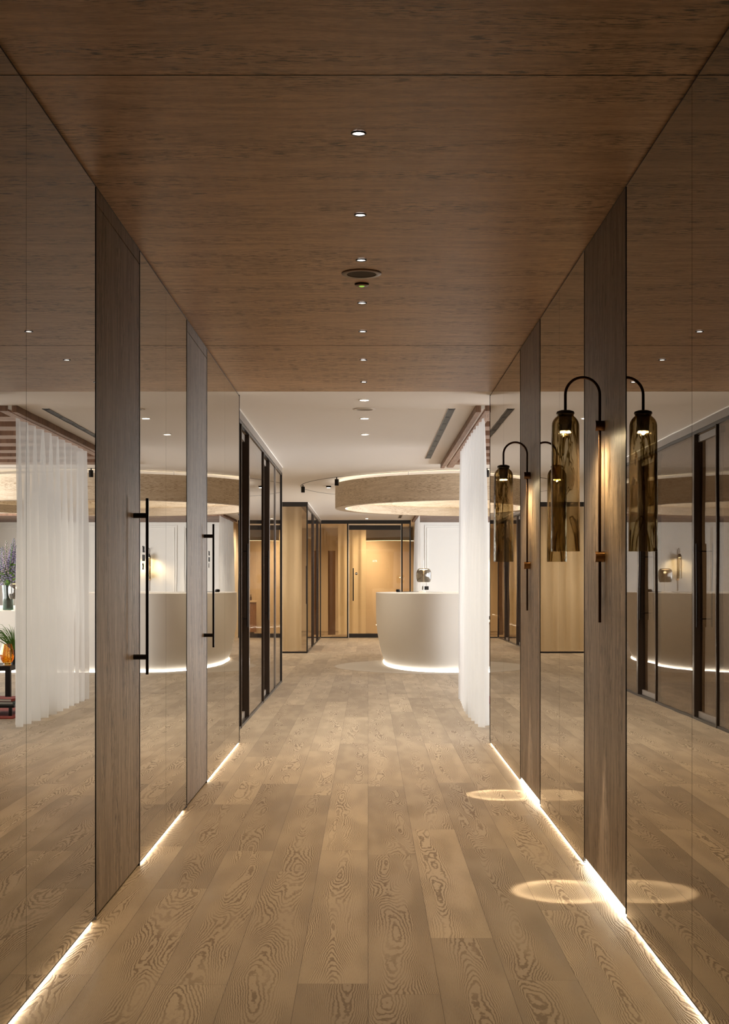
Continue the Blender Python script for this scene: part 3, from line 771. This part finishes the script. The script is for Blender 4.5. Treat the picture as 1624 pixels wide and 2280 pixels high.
ro, ri = desk_outline(.026, x1=4.6, n=34), desk_outline(.010, x1=4.6, n=34)
vv = [[bm.verts.new((x, y, z)) for x, y in o_] for o_, z in ((ri, .0025), (ri, .007), (ro, .007), (ro, .0025))]
for a_, b_ in zip(vv, vv[1:]+vv[:1]):
    for k in range(len(ro)): bm.faces.new((a_[k], a_[(k+1) % len(ro)], b_[(k+1) % len(ro)], b_[k]))
obj('base_led', bm, 'leddesk', t)
bm = bmesh.new(); hull(bm, [(z, desk_outline(-.06, x1=4.6, n=34)) for z in (.002, .046)])
obj('plinth', bm, 'white', t)

MAT['colglow'] = emit('glowing_column', (1, .55, .14), 1.2)
MAT['lampdisc'] = emit('lamp_disc_glow', (1, .78, .5), 4)
def table_lamp(loc, label, warm=False):
    t = thing('table_lamp', label, 'table lamp', loc, 0)
    bm = bmesh.new(); lathe(bm, [(0, 0), (.085, 0), (.085, .008), (.07, .012), (0, .012)], seg=40); obj('base', bm, 'white_gloss', t, True)
    bm = bmesh.new(); lathe(bm, [(0, .012), (.009, .012), (.009, .34), (.016, .365), (.03, .372), (0, .374)], seg=24); obj('lit_column', bm, 'colglow' if warm else 'white_gloss', t, True)
    bm = bmesh.new(); lathe(bm, [(0, .374), (.062, .374), (.066, .380), (.062, .386), (0, .386)], seg=40); obj('led_disc', bm, 'lampdisc', t, True)
    bm = bmesh.new(); tube(bm, [(0, 0, .386), (0, 0, .54)], .0045, 12); obj('finial', bm, 'white_gloss', t, True)
    bm = bmesh.new()
    prof = [(.012, .40), (.06, .400), (.095, .390), (.115, .365), (.124, .33), (.126, .28), (.122, .22), (.112, .18), (.105, .168)]
    inner = [(max(r-.003, .01), z-.002) for r, z in prof[::-1]]
    lathe(bm, prof+inner, seg=64, closed=True); obj('glass_shade', bm, 'smoke', t, True)
    lamp('table_lamp_glow', 'POINT', (loc[0], loc[1], loc[2]+.33), 2.0, (1, .75, .45), shadow_soft_size=.02)
    return t
table_lamp((.94, 23.5, 1.1005), 'smoked glass dome table lamp on the high part of the reception desk')
table_lamp((2.985, 19.78, .8555), 'amber glowing glass table lamp on the low counter beside the flowers', True)
# cable and small tray, socket
bm = bmesh.new(); tube(bm, [(.52, 23.2, 1.106), (.64, 23.15, 1.106), (.77, 23.3, 1.107), (.85, 23.44, 1.107)], .004, 8)
tag(obj('lamp_cable', bm, 'black', None, True), 'thin black lamp cable lying on the white desk top', 'cable')
bm = bmesh.new(); bx(bm, -.14, .14, -.08, .08, 0, .012, bev=.004)
tag(obj('desk_tray', bm, 'white_gloss', None, False, (1.10, 23.0, 1.101)), 'flat white tray on the desk top in front of the lamp', 'tray')
bm = bmesh.new(); lathe(bm, [(0, 0), (.03, 0), (.04, .02), (.035, .045), (0, .05)], seg=24)
tag(obj('desk_mouse', bm, 'black', None, True, (.50, 23.1, 1.101)), 'small black rounded object at the left of the desk top', 'desk accessory')
t = thing('wall_socket', 'black twin socket plate on the white far wall behind the table lamp', 'socket', ((948-VX)/97, YC, 0))
bm = bmesh.new(); bx(bm, -.07, .07, -.018, -.001, 1.105, 1.185, bev=.003); obj('plate', bm, 'black', t)
for dx in (-.035, .035):
    bm = bmesh.new(); tube(bm, [(dx, -.017, 1.145), (dx, -.020, 1.145)], .022, 20); obj('outlet', bm, 'frame', t)

# ------------------------------------------------------------------ lounge corner seen in the left mirror
tag(box('rug', (1.25, 4.4, 12.72, 15.2, .0, .012), 'rugred'), 'deep red rug on the lounge floor seen at the left picture edge', 'rug')
t = thing('side_table', 'black square side table holding the amber vase', 'side table', (2.25, 15.05, .012))
bm = bmesh.new(); bx(bm, -.45, .45, -.30, .30, .30, .352, bev=.003); obj('tabletop', bm, 'black', t)
for sx in (-1, 1):
    for sy in (-1, 1):
        bm = bmesh.new(); bx(bm, sx*.45-(.05 if sx > 0 else 0), sx*.45+(0 if sx > 0 else .05), sy*.30-(.05 if sy > 0 else 0), sy*.30+(0 if sy > 0 else .05), 0, .30)
        obj('leg', bm, 'black', t)
bm = bmesh.new()
prof = [(0, 0), (.038, 0), (.038, .008), (.030, .014), (.050, .03), (.068, .065), (.074, .10), (.068, .15), (.056, .20), (.052, .225)]
inner = [(max(r-.005, .0), z+.004 if i else z) for i, (r, z) in enumerate(prof[:0:-1])]
lathe(bm, prof+[(.047, .224), (.051, .20), (.063, .15), (.069, .10), (.062, .065), (.044, .035), (0, .026)], seg=48)
tag(obj('amber_vase', bm, 'ambervase', None, True, (1.88, 14.95, .3645)), 'amber glass vase standing on the black side table', 'vase')
t = thing('potted_grass', 'small grey pot of arching green grass on the black side table', 'potted plant', (1.86, 15.2, .3645))
bm = bmesh.new(); lathe(bm, [(0, 0), (.045, 0), (.06, .14), (.062, .15), (.054, .15), (.05, .13), (0, .13)], seg=32); obj('pot', bm, 'frame', t, True)
bm = bmesh.new(); rn = random.Random(3)
for k in range(90):
    a = rn.uniform(0, 2*pi); L = rn.uniform(.18, .36); up = rn.uniform(.16, .36); r0 = rn.uniform(0, .03)
    p = [Vector((r0*cos(a)+L*s*cos(a)*.9, r0*sin(a)+L*s*sin(a)*.9, .13+up*1.5*s*(1-.55*s)*1.25)) for s in (0, .25, .5, .75, 1)]
    tube(bm, p, [.003, .0035, .003, .002, .0006], 5)
obj('grass_leaves', bm, 'leaf', t, True)
# beige sideboard with tealights behind the curtain
t = thing('sideboard', 'low beige sideboard on dark legs glimpsed through the sheer curtain', 'sideboard', (1.5, 15.65, 0))
bm = bmesh.new(); bx(bm, -.24, .24, -.25, .20, .32, .79, bev=.006); obj('body', bm, 'cream', t)
bm = bmesh.new(); bx(bm, -.25, .25, -.26, .21, .79, .805, bev=.003); obj('top', bm, 'fluted', t)
for sx in (-.2, .2):
    for sy in (-.2, .15): bm = bmesh.new(); tube(bm, [(sx, sy, 0), (sx, sy, .32)], [.012, .02], 12); obj('leg', bm, 'black', t, True)
for i, dx in enumerate((-.14, .0, .14)):
    k = thing('tealight', ('left', 'middle', 'right')[i]+' glowing tealight glass on the beige sideboard', 'candle', (1.5+dx, 15.5, .8055), 0, 'tealights on the sideboard')
    bm = bmesh.new(); lathe(bm, [(0, 0), (.034, 0), (.038, .07), (.035, .07), (.031, .005), (0, .005)], seg=24); obj('glass', bm, 'smoke', k, True)
    bm = bmesh.new(); lathe(bm, [(0, .006), (.02, .006), (.02, .03), (0, .03)], seg=16); obj('candle', bm, 'lampdisc', k)
# low tray table with books and wire basket
t = thing('tray_table', 'low black tray table standing on the red rug', 'coffee table', (1.70, 13.15, .012))
bm = bmesh.new(); bx(bm, -.42, .42, -.28, .28, .075, .10, bev=.003); obj('tray', bm, 'black', t)
for sx in (-1, 1):
    for sy in (-1, 1):
        bm = bmesh.new(); bx(bm, sx*.38-.014, sx*.38+.014, sy*.25-.014, sy*.25+.014, 0, .075); obj('leg', bm, 'black', t)
def book(loc, w_, d_, h_, cov, label, rz):
    t = thing('book', label, 'book', loc, rz)
    bm = bmesh.new(); bx(bm, -w_/2+.006, w_/2-.002, -d_/2+.006, d_/2-.006, .003, h_-.003); obj('pages', bm, 'paper', t)
    bm = bmesh.new(); bx(bm, -w_/2, w_/2, -d_/2, d_/2, 0, .003); bx(bm, -w_/2, w_/2, -d_/2, d_/2, h_-.003, h_); bx(bm, -w_/2, -w_/2+.004, -d_/2, d_/2, 0, h_); obj('cover', bm, cov, t)
book((1.40, 13.12, .1125), .20, .28, .022, 'greenbook', 'dark green book under the red one on the low tray table', .1)
book((1.40, 13.12, .135), .17, .24, .024, 'rugred', 'red covered book on top of the green book', .16)
bm = bmesh.new()
for k in range(14):
    a = 2*pi*k/14; pts_ = [(.085*cos(a)*sin(pi*s*.86+.25), .085*sin(a)*sin(pi*s*.86+.25), .21*s) for s in [j/10 for j in range(11)]]
    tube(bm, pts_, .0025, 6)
for s in (.0, .5, 1.0):
    r = .085*sin(pi*s*.86+.25); tube(bm, [(r*cos(2*pi*j/24), r*sin(2*pi*j/24), .21*s+.002) for j in range(25)], .003, 6, False)
tag(obj('wire_basket', bm, 'black', None, True, (1.60, 13.2, .1125)), 'oval black wire lantern basket on the low tray table', 'basket')
# flowers in a dark glass vase on the low counter
t = thing('flower_vase', 'tall dark green glass vase holding the big flower arrangement', 'vase', (3.24, 20.25, .8555))
bm = bmesh.new(); lathe(bm, [(0, 0), (.075, 0), (.08, .01), (.075, .2), (.085, .36), (.081, .36), (.071, .2), (.075, .02), (0, .015)], seg=40); obj('vase_body', bm, 'greenglass', t, True)
t = thing('flower_arrangement', 'big arrangement of lilac delphiniums and lime hydrangeas in the green vase', 'flowers', (3.24, 20.25, .8555))
bm = bmesh.new(); rn = random.Random(21); tips = []
for k in range(30):
    a = rn.uniform(0, 2*pi); sp = rn.uniform(.05, .34); h = rn.uniform(.60, 1.12)-sp*.6
    tip = Vector((sp*cos(a), sp*sin(a)*.7, h)); tips.append(tip)
    tube(bm, [(tip.x*-.08, tip.y*-.08, .04), (tip.x*.12, tip.y*.12, .36), tuple(tip)], .0035, 6)
obj('stems', bm, 'leaf', t, True)
for k, tip in enumerate(tips[:24]):
    bm = bmesh.new(); Ls = .34; base = Vector((tip.x*.35, tip.y*.35, .38)); dr_ = (tip-base).normalized()
    for j in range(46):
        s = j/46; p = tip-dr_*Ls*(1-s); a = j*2.4; rr = .045*(1-s*.75)
        q = p+Vector((cos(a), sin(a), .1))*rr
        blob(bm, q, .017*(1-.5*s), 1, (1, 1, .6), .2)
    obj('flower_spike', bm, 'lilac' if k % 3 else 'pinkish', t)
for k in range(9):
    bm = bmesh.new(); a = rn.uniform(0, 2*pi); c = Vector((.2*cos(a), .15*sin(a)-.03, rn.uniform(.42, .62)))
    for j in range(26):
        d_ = Vector((rn.gauss(0, 1), rn.gauss(0, 1), rn.gauss(0, 1))).normalized(); blob(bm, c+d_*.05, .017, 1, jit=.2)
    obj('hydrangea_head', bm, 'lime', t)
bm = bmesh.new()
for k in range(70):
    a = rn.uniform(0, 2*pi); r = rn.uniform(.04, .25); p = Vector((r*cos(a), r*sin(a)*.8, rn.uniform(.36, .66))); d_ = Vector((cos(a), sin(a), rn.uniform(-.3, .8))).normalized()*.08; n_ = d_.cross(Vector((0, 0, 1))).normalized()*.022
    vs = [bm.verts.new(q) for q in (p, p+d_*.5+n_, p+d_, p+d_*.5-n_)]; bm.faces.new(vs)
obj('foliage', bm, 'leaf', t)

# ------------------------------------------------------------------ unseen fill spots, added without fittings to brighten lounge and rooms
for (x, y, e) in ((-1.7, 23.9, 45), (-3.2, 23.9, 45), (2.5, 25.0, 40), (4.6, 25.0, 40), (-.03, 24.0, 22), (-.03, 20.0, 30), (-.03, 16.2, 40), (5.4, 19.0, 40), (2.3, 29.0, 9), (4.3, 29.0, 9)):
    lamp('lounge_fill', 'SPOT', (x, y, H-.07), e, SOFT, spot_size=radians(125), spot_blend=.9, shadow_soft_size=.05)
for (x, y, e) in ((-.4, 34.6, 50), (.5, 33.0, 45), (-3.0, 13.5, 25), (-3.0, 16, 25), (-3.2, 26.6, 70), (-1.6, 26.2, 40), (-2.2, 30.5, 30), (-3.0, 21.0, 45)):
    lamp('room_fill', 'SPOT', (x, y, H-.03), e*1.5, (1, .80, .56), spot_size=radians(165), spot_blend=.9, shadow_soft_size=.06)
